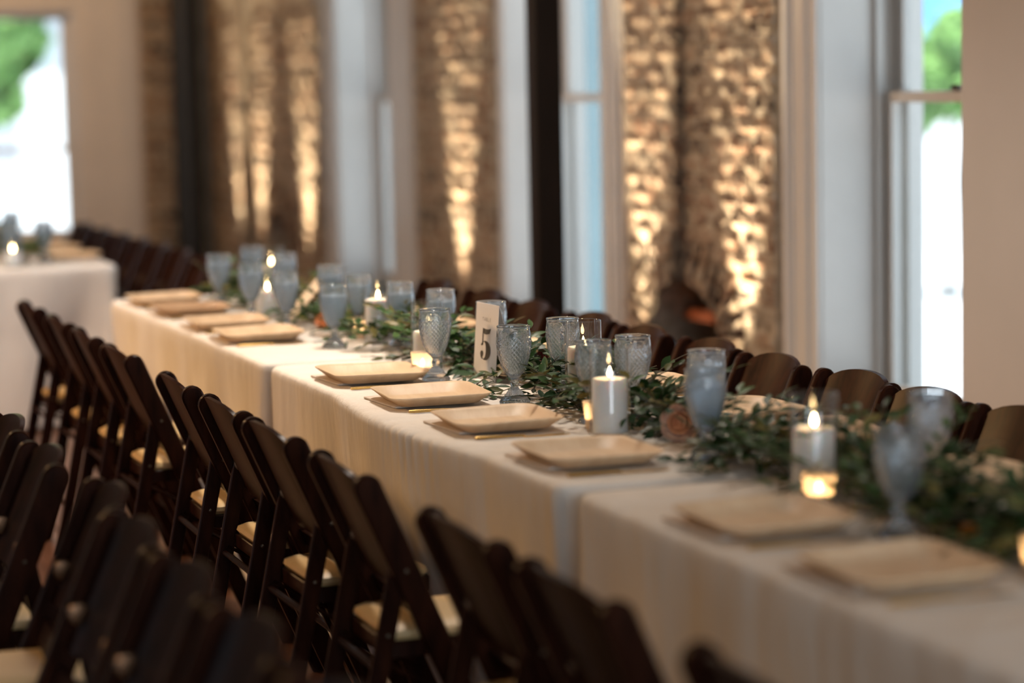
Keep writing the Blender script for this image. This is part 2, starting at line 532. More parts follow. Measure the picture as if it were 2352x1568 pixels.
# ------------------------------------------------------------------ sash windows
def sash_window(name, label, loc, rz, w, z0, z1, zrail, casL, casR, depth=0.22, castop=0.25):
    """local frame: x along the wall, y outwards; the opening runs x 0..w"""
    r = tag(empty(name, loc, rz), label, 'window', kind='structure')
    P = M['paint']

    def casing(x0, x1, flip):
        b = MB()
        cuts = [(0, .16, .022), (.16, .28, .042), (.28, .34, .030), (.34, .62, .018), (.62, .70, .028), (.70, .80, .036), (.80, 1, .020)]
        for a, c, d in cuts:
            if flip:
                a, c = 1 - c, 1 - a
            b.box(x0 + (x1 - x0) * a, x0 + (x1 - x0) * c, -d, 0.0, 0, z1 + castop)
        return b.build('casing', P, r, smooth=False)
    if casL > 0:
        casing(-casL, 0, False)
    if casR > 0:
        casing(w, w + casR, True)
    MB().box(0, w, -0.022, 0, z1, z1 + castop).box(0, w, -0.04, 0, z1 + castop * .7, z1 + castop * .85).build('head_casing', P, r, smooth=False)
    b = MB()
    for (xa, xb) in ((0, 0.004), (w - 0.004, w)):
        b.box(xa, xb, 0.0, 0.42, z0, z1)
    b.build('jamb', P, r, smooth=False)
    b = MB()
    for s in (0, 1):
        def bx(t0, t1, y0, y1):
            if s == 0:
                b.box(t0, t1, y0, y1, z0, z1)
            else:
                b.box(w - t1, w - t0, y0, y1, z0, z1)
        bx(0.004, 0.030, depth, depth + 0.020)
        bx(0.004, 0.018, depth + 0.020, depth + 0.034)
        bx(0.004, 0.024, depth + 0.072, depth + 0.082)
        bx(0.004, 0.045, depth + 0.128, depth + 0.16)
        bx(0.004, 0.030, depth + 0.16, depth + 0.20)
    b.build('sash_stop', P, r, smooth=False)
    MB().box(-0.05, w + 0.05, -0.06, 0.42, z0 - 0.04, z0, 0.005).build('window_sill', P, r)
    t, st = 0.036, 0.062
    for (nm, ya, za, zb, rb, rt) in (('lower_sash', depth + 0.036, z0, zrail + 0.02, 0.09, 0.04), ('upper_sash', depth + 0.086, zrail - 0.02, z1, 0.04, 0.06)):
        e = MB()
        e.box(0.018, 0.018 + st, ya, ya + t, za, zb).box(w - 0.018 - st, w - 0.018, ya, ya + t, za, zb)
        e.box(0.018 + st, w - 0.018 - st, ya, ya + t, za, za + rb).box(0.018 + st, w - 0.018 - st, ya, ya + t, zb - rt, zb)
        q = e.build(nm, P, r, smooth=False)
        MB().box(0.018 + st, w - 0.018 - st, ya + t * .45, ya + t * .55, za + rb, zb - rt).build('pane', M['pane'], q, smooth=False)
    MB().box(w * .5 - 0.025, w * .5 + 0.025, depth + 0.036, depth + 0.07, zrail + 0.02, zrail + 0.045, 0.004).build('sash_lock', M['steel'], r)
    return r


wlab = ['tall white sash window nearest the camera, beside the plain plaster wall',
        'tall white sash window behind the dark post, between two brick chimneys',
        'tall white sash window furthest along, beside the farthest brick chimney']
for i, ((a, b), lab, cl, cr) in enumerate(zip(OPEN_R, wlab, (0.30, 0.13, 0.24), (0.17, 0.22, 0.40))):
    # rotated by -90 degrees: local x runs towards the camera (-Y)
    sash_window('window_%d' % (i + 1), lab, (XP, b, 0), -PI / 2, b - a, ZS, ZH, 1.475, cl, cr, depth=0.225)
sash_window('window_4', 'low bright sash window in the end wall with wide tan casing', (FW[0], YF, 0), 0, FW[1] - FW[0], FZ0, FZ1, 1.12, 0.45, 0.46, depth=0.03, castop=0.45)


# ------------------------------------------------------------------ brick chimneys
def brick_meshes(L, H, D, n, seed):
    out = []
    r = random.Random(seed)
    for k in range(n):
        nu, nv = 5, 3
        front, back = [], []
        for j in range(nv):
            for i in range(nu):
                u, v = -L / 2 + L * i / (nu - 1), -H / 2 + H * j / (nv - 1)
                eu, ev = (i in (0, nu - 1)), (j in (0, nv - 1))
                d = D + r.uniform(-.006, .006) - (0.007 if eu or ev else 0) - (0.006 if eu and ev else 0)
                jx = r.uniform(-.005, .005)
                jz = r.uniform(-.005, .005)
                front.append((-d, u + jx, v + jz))
                back.append((0.03, u, v))
        vs = front + back
        fs = []
        N = nu * nv
        for j in range(nv - 1):
            for i in range(nu - 1):
                q = (j * nu + i, j * nu + i + 1, (j + 1) * nu + i + 1, (j + 1) * nu + i)
                fs.append(q)
        rim = [i for i in range(nu)] + [j * nu + nu - 1 for j in range(1, nv)] + [(nv - 1) * nu + i for i in range(nu - 2, -1, -1)] + [j * nu for j in range(nv - 2, 0, -1)]
        for a, b in zip(rim, rim[1:] + rim[:1]):
            fs.append((b, a, a + N, b + N))
        m = MB().add(vs, fs).mesh('brick', M['brick'])
        fix_normals(m)
        out.append(m)
    return out


BR = brick_meshes(0.205, 0.066, 0.009, 12, 1)
BRH = brick_meshes(0.098, 0.066, 0.009, 6, 2)
BRV = brick_meshes(0.050, 0.108, 0.016, 6, 3)      # on edge, for the arches


def lay(parent, x, ya, yb, z0, z1, seed, arch=None, rough=0.008):
    """courses of bricks on a face looking along -X, between ya and yb; leaves the arch and its rings free"""
    r = random.Random(seed)
    zc, k = z0, 0
    ch = 0.077
    while zc + ch <= z1:
        y = ya + 0.004
        first = (k % 2 == 1)
        while y < yb - 0.05:
            half = first or (yb - y) < 0.19
            first = False
            Lb = 0.098 if half else 0.205
            cyy, czz = y + Lb / 2, zc + ch / 2
            y += Lb + 0.012
            if arch:
                ay, ahw, asp, ar, aro = arch
                dy = abs(cyy - ay)
                if czz < asp and dy < ahw + Lb / 2:
                    continue
                if czz >= asp and math.hypot(dy - (0 if dy < ahw else Lb * .2), (czz - asp) * ahw / ar) < ahw * aro:
                    continue
            o = link('brick', r.choice(BRH if half else BR), parent, (x - r.uniform(-.004, rough), cyy + r.uniform(-.006, .006), czz + r.uniform(-.004, .004)))
            o.rotation_euler = (r.uniform(-.03, .03), r.uniform(-.07, .07), r.uniform(-.05, .05))
        zc += ch
        k += 1


def arch_ring(parent, x, ay, ahw, asp, rise, off, n, seed):
    r = random.Random(seed)
    for i in range(n):
        a = PI * (i + .5) / n
        yy = ay + (ahw + off) * math.cos(a)
        zz = asp + (rise + off) * math.sin(a)
        ny, nz = math.cos(a) / (ahw + off), math.sin(a) / (rise + off)
        o = link('brick', r.choice(BRV), parent, (x - r.uniform(0, .012), yy, zz))
        o.rotation_euler = (math.atan2(-ny, nz), 0, 0)


def chimney(label, ya, yb, d, arch, seed, z0=0.32, z1=2.15):
    """breast standing d proud of the wall, with an arched firebox (centre, half width, spring, rise)"""
    r = tag(empty('wall_chimney', (0, 0, 0)), label, 'chimney', kind='structure')
    x = XW + 0.006
    xb = XW + 0.42
    b = MB()
    if arch:
        ay, hw, sp, rise = arch
        n = 16
        pts = [(ay + hw * math.cos(PI * i / n), sp + rise * math.sin(PI * i / n)) for i in range(n + 1)]   # from +y to -y
        out = [(yb, sp)] + [(ay + (yb - ay) * math.cos(PI * i / n) if i <= n / 2 else ay + (ay - ya) * math.cos(PI * i / n), ZC) for i in range(1, n)] + [(ya, sp)]
        vs = [(x, y, z) for y, z in pts] + [(x, y, z) for y, z in out] + [(xb - .005, y, z) for y, z in pts]
        fs = [(i, i + 1, n + 2 + i, n + 1 + i) for i in range(n)]
        fs += [(i + 1, i, 2 * n + 2 + i, 2 * n + 3 + i) for i in range(n)]
        b.add(vs, fs)
        b.box(x, xb, ya, ay - hw, 0, sp).box(x, xb, ay + hw, yb, 0, sp)
        b.add([(x, ya, sp), (x, ya, ZC), (xb, ya, ZC), (xb, ya, sp)], [(0, 1, 2, 3)])
        b.add([(x, yb, sp), (x, yb, ZC), (xb, yb, ZC), (xb, yb, sp)], [(3, 2, 1, 0)])
    else:
        b.box(x, xb, ya, yb, 0, ZC)
    b.build('mortar_bed', M['mortar'], r, smooth=False)
    if arch:
        ay, hw, sp, rise = arch
        f = MB()
        f.box(xb - .05, xb - .01, ay - hw - .02, ay + hw + .02, 0, sp + rise + .05)
        f.box(x + .06, xb - .01, ay - hw - .03, ay - hw - .001, 0, sp + .02).box(x + .06, xb - .01, ay + hw + .001, ay + hw + .03, 0, sp + .02)
        f.build('firebox', M['soot'], r, smooth=False)
        g = MB().box(x + .16, x + .20, ay - hw + .005, ay + hw - .005, .50, .55).box(x + .16, x + .20, ay - .20, ay - .14, 0.0, .50)
        g.build('grate', M['rust'], r, smooth=False)
        an = [PI * i / 24 for i in range(25)]
        q = MB()
        q.fix = False
        q.add([(x - .002, ay + hw * math.cos(a), sp + rise * math.sin(a)) for a in an] + [(x - .002, ay + (hw + .236) * math.cos(a), sp + (rise + .236) * math.sin(a)) for a in an],
              [(i, i + 1, 26 + i, 25 + i) for i in range(24)])
        q.build('arch_bed', M['soot'], r, smooth=False)
        arch_ring(r, x, ay, hw, sp, rise, 0.062, int((hw + rise) * PI / 2 / 0.074) + 2, seed + 5)
        arch_ring(r, x, ay, hw, sp, rise, 0.178, int((hw + rise + .23) * PI / 2 / 0.074), seed + 6)
        lay(r, x, ya, yb, z0, z1, seed, (ay, hw, sp, rise, 1 + .225 / hw))
    else:
        lay(r, x, ya, yb, z0, z1, seed)
    return r


M['rust'] = simple('rusty_iron', (0.42, 0.12, 0.05), (0.52, 0.17, 0.07), (9, 9, 9), 5, 0.8)
# the wall face is set back behind the breasts so that their flanks show
chimney('brick chimney with arched fireplace facing the middle of the long table', 8.66, 10.20, 0.0, (9.56, 0.39, 0.44, 0.25), 11)
chimney('limewashed brick pier between the two far sash windows', 11.99, 13.33, 0.0, None, 12)
chimney('farthest brick chimney with narrow arched fireplace, beside the thin pipe', 15.34, 17.18, 0.0, (16.5, 0.32, 0.44, 0.26), 13)
bs_ = tag(empty('wall_recess', (0.0, 0, 0)), 'dim brick wall between the thin pipe and the far corner', 'wall', kind='structure')
MB().box(XW + .01, XP + .01, 17.28, YF, 0, ZC).build('mortar_bed', M['mortar'], bs_, smooth=False)
lay(bs_, XW + .012, 17.30, 18.62, 0.32, 2.15, 14)
be = tag(empty('wall_corner', (0, 0, 0)), 'dark brick strip of the end wall beside the far window', 'wall', kind='structure')
MB().box(3.70, XW, YF - .03, YF + .02, 0, ZC).build('mortar_bed', M['mortar'], be, smooth=False)
rr = random.Random(77)
zc, k = 0.32, 0
while zc < 2.2:
    xx = 3.71
    first = k % 2
    while xx < XW - .06:
        Lb = .098 if first else .205
        first = 0
        if xx + Lb > XW - .01:
            break
        o = link('brick', rr.choice(BRH if Lb < .1 else BR), be, (xx + Lb / 2, YF - .03 - rr.uniform(0, .01), zc + .038))
        o.rotation_euler = (rr.uniform(-.05, .05), 0, PI / 2 + rr.uniform(-.05, .05))
        xx += Lb + .012
    zc += .077
    k += 1

# posts and pipe
p = tag(empty('column', (3.60, 9.6, 0)), 'square dark brown post in front of the middle window', 'column', kind='structure')
MB().box(-.06, .06, -.055, .055, 0, ZC, .006).build('shaft', M['post'], p)
MB().box(-.08, .08, -.075, .075, 0, .14, .006).build('plinth', M['post'], p)
p = tag(empty('column', (3.99, 18.42, 0)), 'round black iron column in the far corner', 'column', kind='structure')
MB().lathe([(.105, 0), (.105, ZC)], 24).build('shaft', M['blackiron'], p)
MB().lathe([(.14, 0), (.14, .1), (.11, .16)], 24).build('plinth', M['blackiron'], p)
p = tag(empty('pipe', (4.15, 17.24, 0)), 'thin tan pipe running up the farthest brick chimney', 'pipe', kind='structure')
MB().lathe([(.035, 0), (.035, ZC)], 16).build('tube', M['conduit'], p)
for z in (.5, 1.4, 2.3):
    MB().lathe([(.042, z), (.042, z + .03)], 16).build('clamp', M['steel'], p)
bbd = MB().box(XW - .095, XW - .075, -4, 7.08, 0, .16)
tag(bbd.build('baseboard_right', M['paint'], smooth=False), 'white baseboard along the plain plaster wall', 'baseboard', kind='structure')


# ------------------------------------------------------------------ tablecloths
def tablecloth(label, x0, x1, y0, y1, seed, zt=0.76, zb=0.02, gather=None, amp=0.018):
    r = random.Random(seed)
    cr = 0.055
    per = []   # (point, normal, corner weight)
    step = 0.014

    def seg(ax, ay, bx, by, nx, ny):
        L = math.hypot(bx - ax, by - ay)
        n = max(2, int(L / step))
        for i in range(n):
            t = i / n
            d = min(t * L, (1 - t) * L)
            per.append(((ax + (bx - ax) * t, ay + (by - ay) * t), (nx, ny), math.exp(-(d / 0.05) ** 2)))

    def corner(cx, cy, a0):
        for i in range(8):
            a = a0 + (PI / 2) * i / 8
            per.append(((cx + cr * math.cos(a), cy + cr * math.sin(a)), (math.cos(a), math.sin(a)), 1.0))
    seg(x0 + cr, y0, x1 - cr, y0, 0, -1)
    corner(x1 - cr, y0 + cr, -PI / 2)
    seg(x1, y0 + cr, x1, y1 - cr, 1, 0)
    corner(x1 - cr, y1 - cr, 0)
    seg(x1 - cr, y1, x0 + cr, y1, 0, 1)
    corner(x0 + cr, y1 - cr, PI / 2)
    seg(x0, y1 - cr, x0, y0 + cr, -1, 0)
    corner(x0 + cr, y0 + cr, PI)
    fr = [(r.uniform(3, 5), r.uniform(0, 6)), (r.uniform(6, 10), r.uniform(0, 6)), (r.uniform(14, 20), r.uniform(0, 6))]
    rows = []
    prof = [(-.048, 0), (-.03, 0), (-.012, -.002), (-.004, -.006), (0, -.014), (.002, -.03), (.002, -.06), (.002, -.10)]
    drop = zt - zb
    nd_ = 18
    prof += [(.002, -.10 - (drop - .10) * i / nd_) for i in range(1, nd_ + 1)]
    for off, dz in prof:
        t = max(0, -dz - .02) / drop
        row = []
        s = 0
        for i, ((px, py), (nx, ny), cw) in enumerate(per):
            s = i * step
            wv = sum(math.sin(s * f + p_ + t * 1.2) for f, p_ in fr) / 3
            o = off + min(1, t * 2.5) * (amp * (wv - 0.9)) + cw * t * 0.03 * abs(nx)
            if gather and abs(nx + 1) < .01 and gather[0] < py < gather[1]:
                g = math.sin(PI * (py - gather[0]) / (gather[1] - gather[0]))
                e = max(0, 1 - t * 2.2)
                bulge = 0.040 * g * (1 if -dz < .2 else e)
                rip = 0.0045 * (math.sin(PI * max(0, min(1, (py - 5.0) / .75))) ** 2) * math.sin(py * 2 * PI / .052 + math.sin(py * 9)) * (1 if dz < -.001 else .3) * max(0, 1 - t * 4.5)
                o += (bulge + rip) * min(1, max(0, (off + .03) / .03))
            row.append((px + nx * o, py + ny * o, zt + dz))
        rows.append(row)
    b = MB()
    b.rings(rows, cap0=True)
    me = b.mesh('tablecloth', M['cloth'], 'all')
    fix_normals(me)
    o = link('tablecloth', me)
    return tag(o, label, 'tablecloth')


XT0, XT1 = 1.695, 2.53
tablecloth('white tablecloth closest to the camera, with its front corner fold beside two plates', XT0, XT1, 1.98, 4.405, 1)
tablecloth('cream tablecloth on the middle table with the number card, edge gathered in ripples', XT0, XT1, 4.47, 6.845, 2, gather=(4.95, 6.15))
tablecloth('cream tablecloth on the farthest end of the long table, beyond the number card', XT0, XT1, 6.885, 9.34, 3)
tablecloth('bluish white tablecloth on the separate table beyond, near the end window', 1.28, 2.08, 11.2, 15.9, 4, amp=0.05)


# ------------------------------------------------------------------ folding chairs
def make_chair():
    r = empty('folding_chair')
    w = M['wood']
    k = 0.43
    xt = -0.17

    def sx(z):
        return xt + (0.79 - z) * k
    dirn = Vector((-k, 1)).normalized()     # up along the stile
    nrm = Vector((dirn.y, -dirn.x))          # forwards
    hw = 0.029
    for s in (-1, 1):
        foot, top = Vector((sx(0), 0)), Vector((sx(.79 - hw), .79 - hw))
        ol = [foot - nrm * hw, foot + nrm * hw]
        ol[0].y = 0
        ol[1].y = 0
        ol.append(top + nrm * hw)
        for i in range(1, 9):
            a = PI * i / 9
            ol.append(top + nrm * hw * math.cos(a) + dirn * hw * math.sin(a))
        ol.append(top - nrm * hw)
        y = s * .183
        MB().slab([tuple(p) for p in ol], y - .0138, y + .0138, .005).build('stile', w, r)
        # rear leg: pinned inside the stile, running down and back
        tp, ft = Vector((sx(.60), .605)), Vector((sx(.60) - .125, 0))
        d2 = (tp - ft).normalized()
        n2 = Vector((d2.y, -d2.x))
        h2 = .019
        ol = [ft - n2 * h2, ft + n2 * h2, tp + n2 * h2]
        ol[0].y = 0
        ol[1].y = 0
        for i in range(1, 6):
            a = PI * i / 6
            ol.append(tp + n2 * h2 * math.cos(a) + d2 * h2 * math.sin(a))
        ol.append(tp - n2 * h2)
        y = s * .159
        MB().slab([tuple(p) for p in ol], y - .0105, y + .0105, .003).build('rear_leg', w, r)
        cp = tp + d2 * .006
        MB().rings([[(cp.x + q_ * math.cos(2 * PI * i / 16), y + e, cp.y + q_ * math.sin(2 * PI * i / 16)) for i in range(16)] for q_, e in ((.015, -.0128), (.0197, -.0115), (.0197, .0115), (.015, .0128))], True, True).build('hinge_cap', M['bronze'], r)
        for (bx, bz, yy) in ((sx(.59), .59, s * .199), (sx(.60) - .03, .455, s * .1725)):
            q = MB()
            q.rings([[(bx + rr_ * math.cos(2 * PI * i / 10), yy + s * e, bz + rr_ * math.sin(2 * PI * i / 10)) for i in range(10)] for rr_, e in ((.0045, -.004), (.0045, 0), (.002, .0018))], True, True)
            q.build('bolt', M['steel'], r)
    # curved back panel with an arched top
    nu, nv = 13, 8
    b = MB()
    F = []
    for side in (1, -1):
        for j in range(nv):
            for i in range(nu):
                u = -1 + 2 * i / (nu - 1)
                ztop = .742 + .058 * math.sqrt(max(0, 1 - (abs(u) * .97) ** 2.4))
                z = .545 + (ztop - .545) * j / (nv - 1)
                bow = -.018 * (1 - u * u)
                x = sx(z) + bow + side * .006
                F.append((x, u * .171, z))
    N = nu * nv
    fs = []
    for j in range(nv - 1):
        for i in range(nu - 1):
            a = j * nu + i
            fs.append((a, a + 1, a + 1 + nu, a + nu))
            fs.append((N + a + nu, N + a + 1 + nu, N + a + 1, N + a))
    rim = [i for i in range(nu)] + [j * nu + nu - 1 for j in range(1, nv)] + [(nv - 1) * nu + i for i in range(nu - 2, -1, -1)] + [j * nu for j in range(nv - 2, 0, -1)]
    for a, c in zip(rim, rim[1:] + rim[:1]):
        fs.append((c, a, a + N, c + N))
    b.add(F, fs)
    b.build('back_panel', w, r)
    MB().slab([(sx(.515) - .006, .515), (sx(.515) + .006, .515), (sx(.475) + .006, .475), (sx(.475) - .006, .475)], -.171, .171, .002).build('back_slat', w, r)
    # seat frame, cushion
    xa, xb = -.115, .172
    ol = []
    for (cx, cy2, a0) in ((xb - .04, .145 - .04, 0), (xa + .02, .145 - .02, PI / 2), (xa + .02, -.145 + .02, PI), (xb - .04, -.145 + .04, 1.5 * PI)):
        rad = .04 if cx > 0 else .02
        for i in range(6):
            a = a0 + PI / 2 * i / 5
            ol.append((cx + rad * math.cos(a), cy2 + rad * math.sin(a)))

    def ring(z, ins):
        mx, my = (xa + xb) / 2, 0
        hx, hy = (xb - xa) / 2, .145
        return [(mx + (x - mx) * (hx - ins) / hx, y * (hy - ins) / hy, z) for x, y in ol]
    MB().rings([ring(.402, .002), ring(.404, 0), ring(.434, 0), ring(.436, .002)], True, True).build('seat_frame', w, r)
    MB().rings([ring(.4365, .010), ring(.446, .003), ring(.456, .006), ring(.464, .022), ring(.467, .06)], True, True).build('seat_cushion', M['cushion'], r)
    # rungs
    for (nm, x, z, hwid, rad, mt) in (('front_rung', sx(.21), .21, .171, .010, w), ('rear_rung', sx(.60) - .125 * (.605 - .16) / .605, .16, .149, .009, w),
                                      ('seat_bar', -.138, .385, .149, .008, w)):
        MB().tube([(x, -hwid, z), (x, hwid, z)], rad, 8).build(nm, mt, r)
    for s in (-1, 1):
        MB().tube([(-.13, s * .146, .40), (sx(.30), s * .168, .30)], .005, 6).build('brace', w, r)
    return r


CH = Proto(make_chair())


def chair(x, y, rz, label, group, tilt=0.0):
    o = CH.take()
    o.location = (x, y, 0)
    o.rotation_euler = (0, 0, rz + tilt)
    tag(o, label, 'chair', group)
    return o


jr = random.Random(9)
near_y = [8.97, 8.33, 7.81, 7.24, 6.41, 5.86, 5.385, 4.80, 4.03, 3.50, 2.83]
for i, y in enumerate(near_y):
    lab = 'dark folding chair with cream cushion, %s from the far end of the aisle row' % ORD[i]
    chair(1.50, y, 0, lab, 'folding chairs along the aisle edge of the long table', jr.uniform(-.02, .02))
win_y = [9.02, 8.50, 7.97, 7.45, 6.96, 6.50, 6.045, 5.59, 5.188, 4.786]
for i, y in enumerate(win_y):
    lab = 'dark arched folding chair facing the aisle, %s from the far end of the window row' % ORD[i]
    chair(2.765 + (0.02 if i % 2 else 0), y, PI, lab, 'folding chairs along the window edge of the long table', jr.uniform(-.02, .02))
fg_y = [5.78, 5.235, 4.665, 4.235, 3.80, 3.36, 2.90]
for i, y in enumerate(fg_y):
    lab = 'blurred dark folding chair turned from the long table, %s from the far end' % ORD[i]
    chair(0.665 if i == 2 else 0.635, y, PI, lab, 'folding chairs facing away across the aisle', -0.07 if i == 2 else jr.uniform(-.02, .02))
back_y = [11.0, 11.5, 12.0, 12.5, 13.05, 13.6, 14.2]
for i, y in enumerate(back_y):
    lab = 'dark folding chair along the separate bluish white table, %s from its near end' % ORD[i]
    chair(2.285, y, PI, lab, 'folding chairs at the separate table', jr.uniform(-.03, .03))
chair(1.07, 12.0, 0, 'dark folding chair across the separate table, against the bright window', 'folding chairs at the separate table')


# ------------------------------------------------------------------ place settings
def superring(hx, hy, rc, z, n=7):
    out = []
    for (sx_, sy_, a0) in ((1, 1, 0), (-1, 1, PI / 2), (-1, -1, PI), (1, -1, 1.5 * PI)):
        for i in range(n):
            a = a0 + PI / 2 * i / (n - 1)
            out.append((sx_ * (hx - rc) + rc * math.cos(a), sy_ * (hy - rc) + rc * math.sin(a), z))
    return out


def plate_mesh(mat, seed):
    r = random.Random(seed)
    R_ = [superring(.090, .100, .030, 0), superring(.102, .112, .036, .0015), superring(.124, .134, .046, .0195), superring(.1315, .1415, .05, .0245),
          superring(.132, .142, .05, .0265), superring(.130, .140, .049, .0275), superring(.122, .132, .045, .0225), superring(.101, .111, .036, .0055), superring(.085, .095, .03, .0035)]
    n = len(R_[0])
    R2 = []
    ph = r.uniform(0, 6)
    for q, row in enumerate(R_):
        w = [0, 0.2, .7, 1, 1, 1, .7, .2, 0][q]
        R2.append([(x, y, z + w * .0022 * math.sin(3 * math.atan2(y, x) + ph)) for x, y, z in row])
    return MB().rings(R2, True, True).mesh('palm_leaf_plate', mat, 'all')


PLM = [plate_mesh(M['palm'], s) for s in range(3)]
PLS = plate_mesh(M['palm2'], 9)
NAPM = MB().rings([superring(.075, .115, .004, 0), superring(.076, .116, .004, .001), superring(.076, .116, .004, .0045), superring(.073, .113, .004, .0055)], True, True).mesh('napkin', M['napkin'], True)


def make_knife():
    r = empty('gold_knife')
    # lies along local x, tip towards +x
    pts = [(-.115, .004), (-.10, .0055), (-.02, .004), (0, .0045), (.02, .0085), (.08, .008), (.105, .003), (.11, 0)]
    up = [(x, y) for x, y in pts] + [(x, -y * .6) for x, y in reversed(pts[:-1])]
    nb = MB()
    blade = [(x, y) for x, y in up if x >= 0]
    nb.rings([[(x, y, 0) for x, y in blade], [(x, y, .0018) for x, y in blade]], True, True).build('blade', M['gold'], r)
    MB().tube([(-.115, .001, .004), (-.10, .001, .004), (-.02, .001, .004), (.002, .001, .003)], [.0035, .0042, .0032, .003], 8).build('handle', M['gold'], r)
    return r


def make_fork():
    r = empty('gold_fork')
    MB().tube([(-.11, 0, .004), (-.095, 0, .004), (0, 0, .0035), (.03, 0, .006)], [.003, .0042, .0028, .003], 8).build('handle', M['gold'], r)
    h = MB()
    h.rings([[(.028, -.004, .004), (.028, .004, .004), (.028, .004, .007), (.028, -.004, .007)], [(.045, -.011, .004), (.045, .011, .004), (.045, .011, .007), (.045, -.011, .007)],
             [(.06, -.012, .0055), (.06, .012, .0055), (.06, .012, .0085), (.06, -.012, .0085)]], True, True)
    hd = h.build('head', M['gold'], r)
    for k in range(4):
        y = -.0102 + k * .0068
        MB().tube([(.058, y, .007), (.08, y, .008), (.105, y, .012)], [.0018, .0017, .0009], 6).build('tine', M['gold'], hd)
    return r


KN, FO = Proto(make_knife()), Proto(make_fork())
ZT = 0.7612


def setting(i, row, x, y, rz, plate_me, cutlery=True, jit=0.0, extra=''):
    """rz = 0: the diner faces +X; the knife is then on the camera's side of the plate"""
    c, s = math.cos(rz), math.sin(rz)

    def at(lx, ly):
        return (x + lx * c - ly * s, y + lx * s + ly * c)
    name_row = {'aisle': 'aisle edge', 'window': 'window edge', 'back': 'separate table'}[row]
    o = link('napkin', NAPM)
    px, py = at(-.045, .055)
    o.location = (px, py, ZT)
    o.rotation_euler = (0, 0, rz + .06)
    tag(o, 'flat greige napkin under the %s plate from the far end, %s' % (ORD[i], name_row), 'napkin', 'napkins under the %s plates' % row)
    o = link('palm_leaf_plate', plate_me)
    o.location = (x, y, ZT + .0062)
    o.rotation_euler = (0, 0, rz + jit)
    tag(o, 'square tan palm-leaf plate%s, %s from the far end along the %s' % (extra, ORD[i], name_row), 'plate', 'palm leaf plates on the %s' % name_row)
    if cutlery:
        k = KN.take()
        px, py = at(.005, -.172)
        k.location = (px, py, ZT)
        k.rotation_euler = (0, 0, rz + jr.uniform(-.05, .05))
        tag(k, 'gold knife beside the %s plate from the far end of the %s' % (ORD[i], name_row), 'knife', 'gold knives on the long table')
        f = FO.take()
        px, py = at(.055, .160)
        f.location = (px, py, ZT + (0.0 if abs(.16) > .15 else .006))
        f.rotation_euler = (0, 0, rz + jr.uniform(-.05, .05))
        tag(f, 'gold fork beside the %s plate from the far end of the %s' % (ORD[i], name_row), 'fork', 'gold forks on the long table')


AISLE = [9.0, 8.54, 7.98, 7.54, 6.33, 5.81, 5.31, 4.735, 3.88, 3.39]
for i, y in enumerate(AISLE):
    setting(i, 'aisle', 1.857 if i > 3 else 1.84, y, 0, PLS if i == 1 else PLM[i % 3], True, jr.uniform(-.04, .04), ' with dark streaks' if i == 1 else '')
WINDOW = [9.0, 8.5, 8.0, 7.5, 6.72, 6.25, 5.755, 5.18, 4.775, 4.15]
for i, y in enumerate(WINDOW):
    setting(i, 'window', 2.41, y, PI, PLS if i == 8 else PLM[i % 3], i >= 4, jr.uniform(-.04, .04), ' with dark streaks' if i == 8 else '')
for i, (x, y) in enumerate(((1.94, 12.75), (1.94, 12.2), (1.94, 11.65))):
    setting(i, 'back', x, y, PI, PLM[i], False, 0)


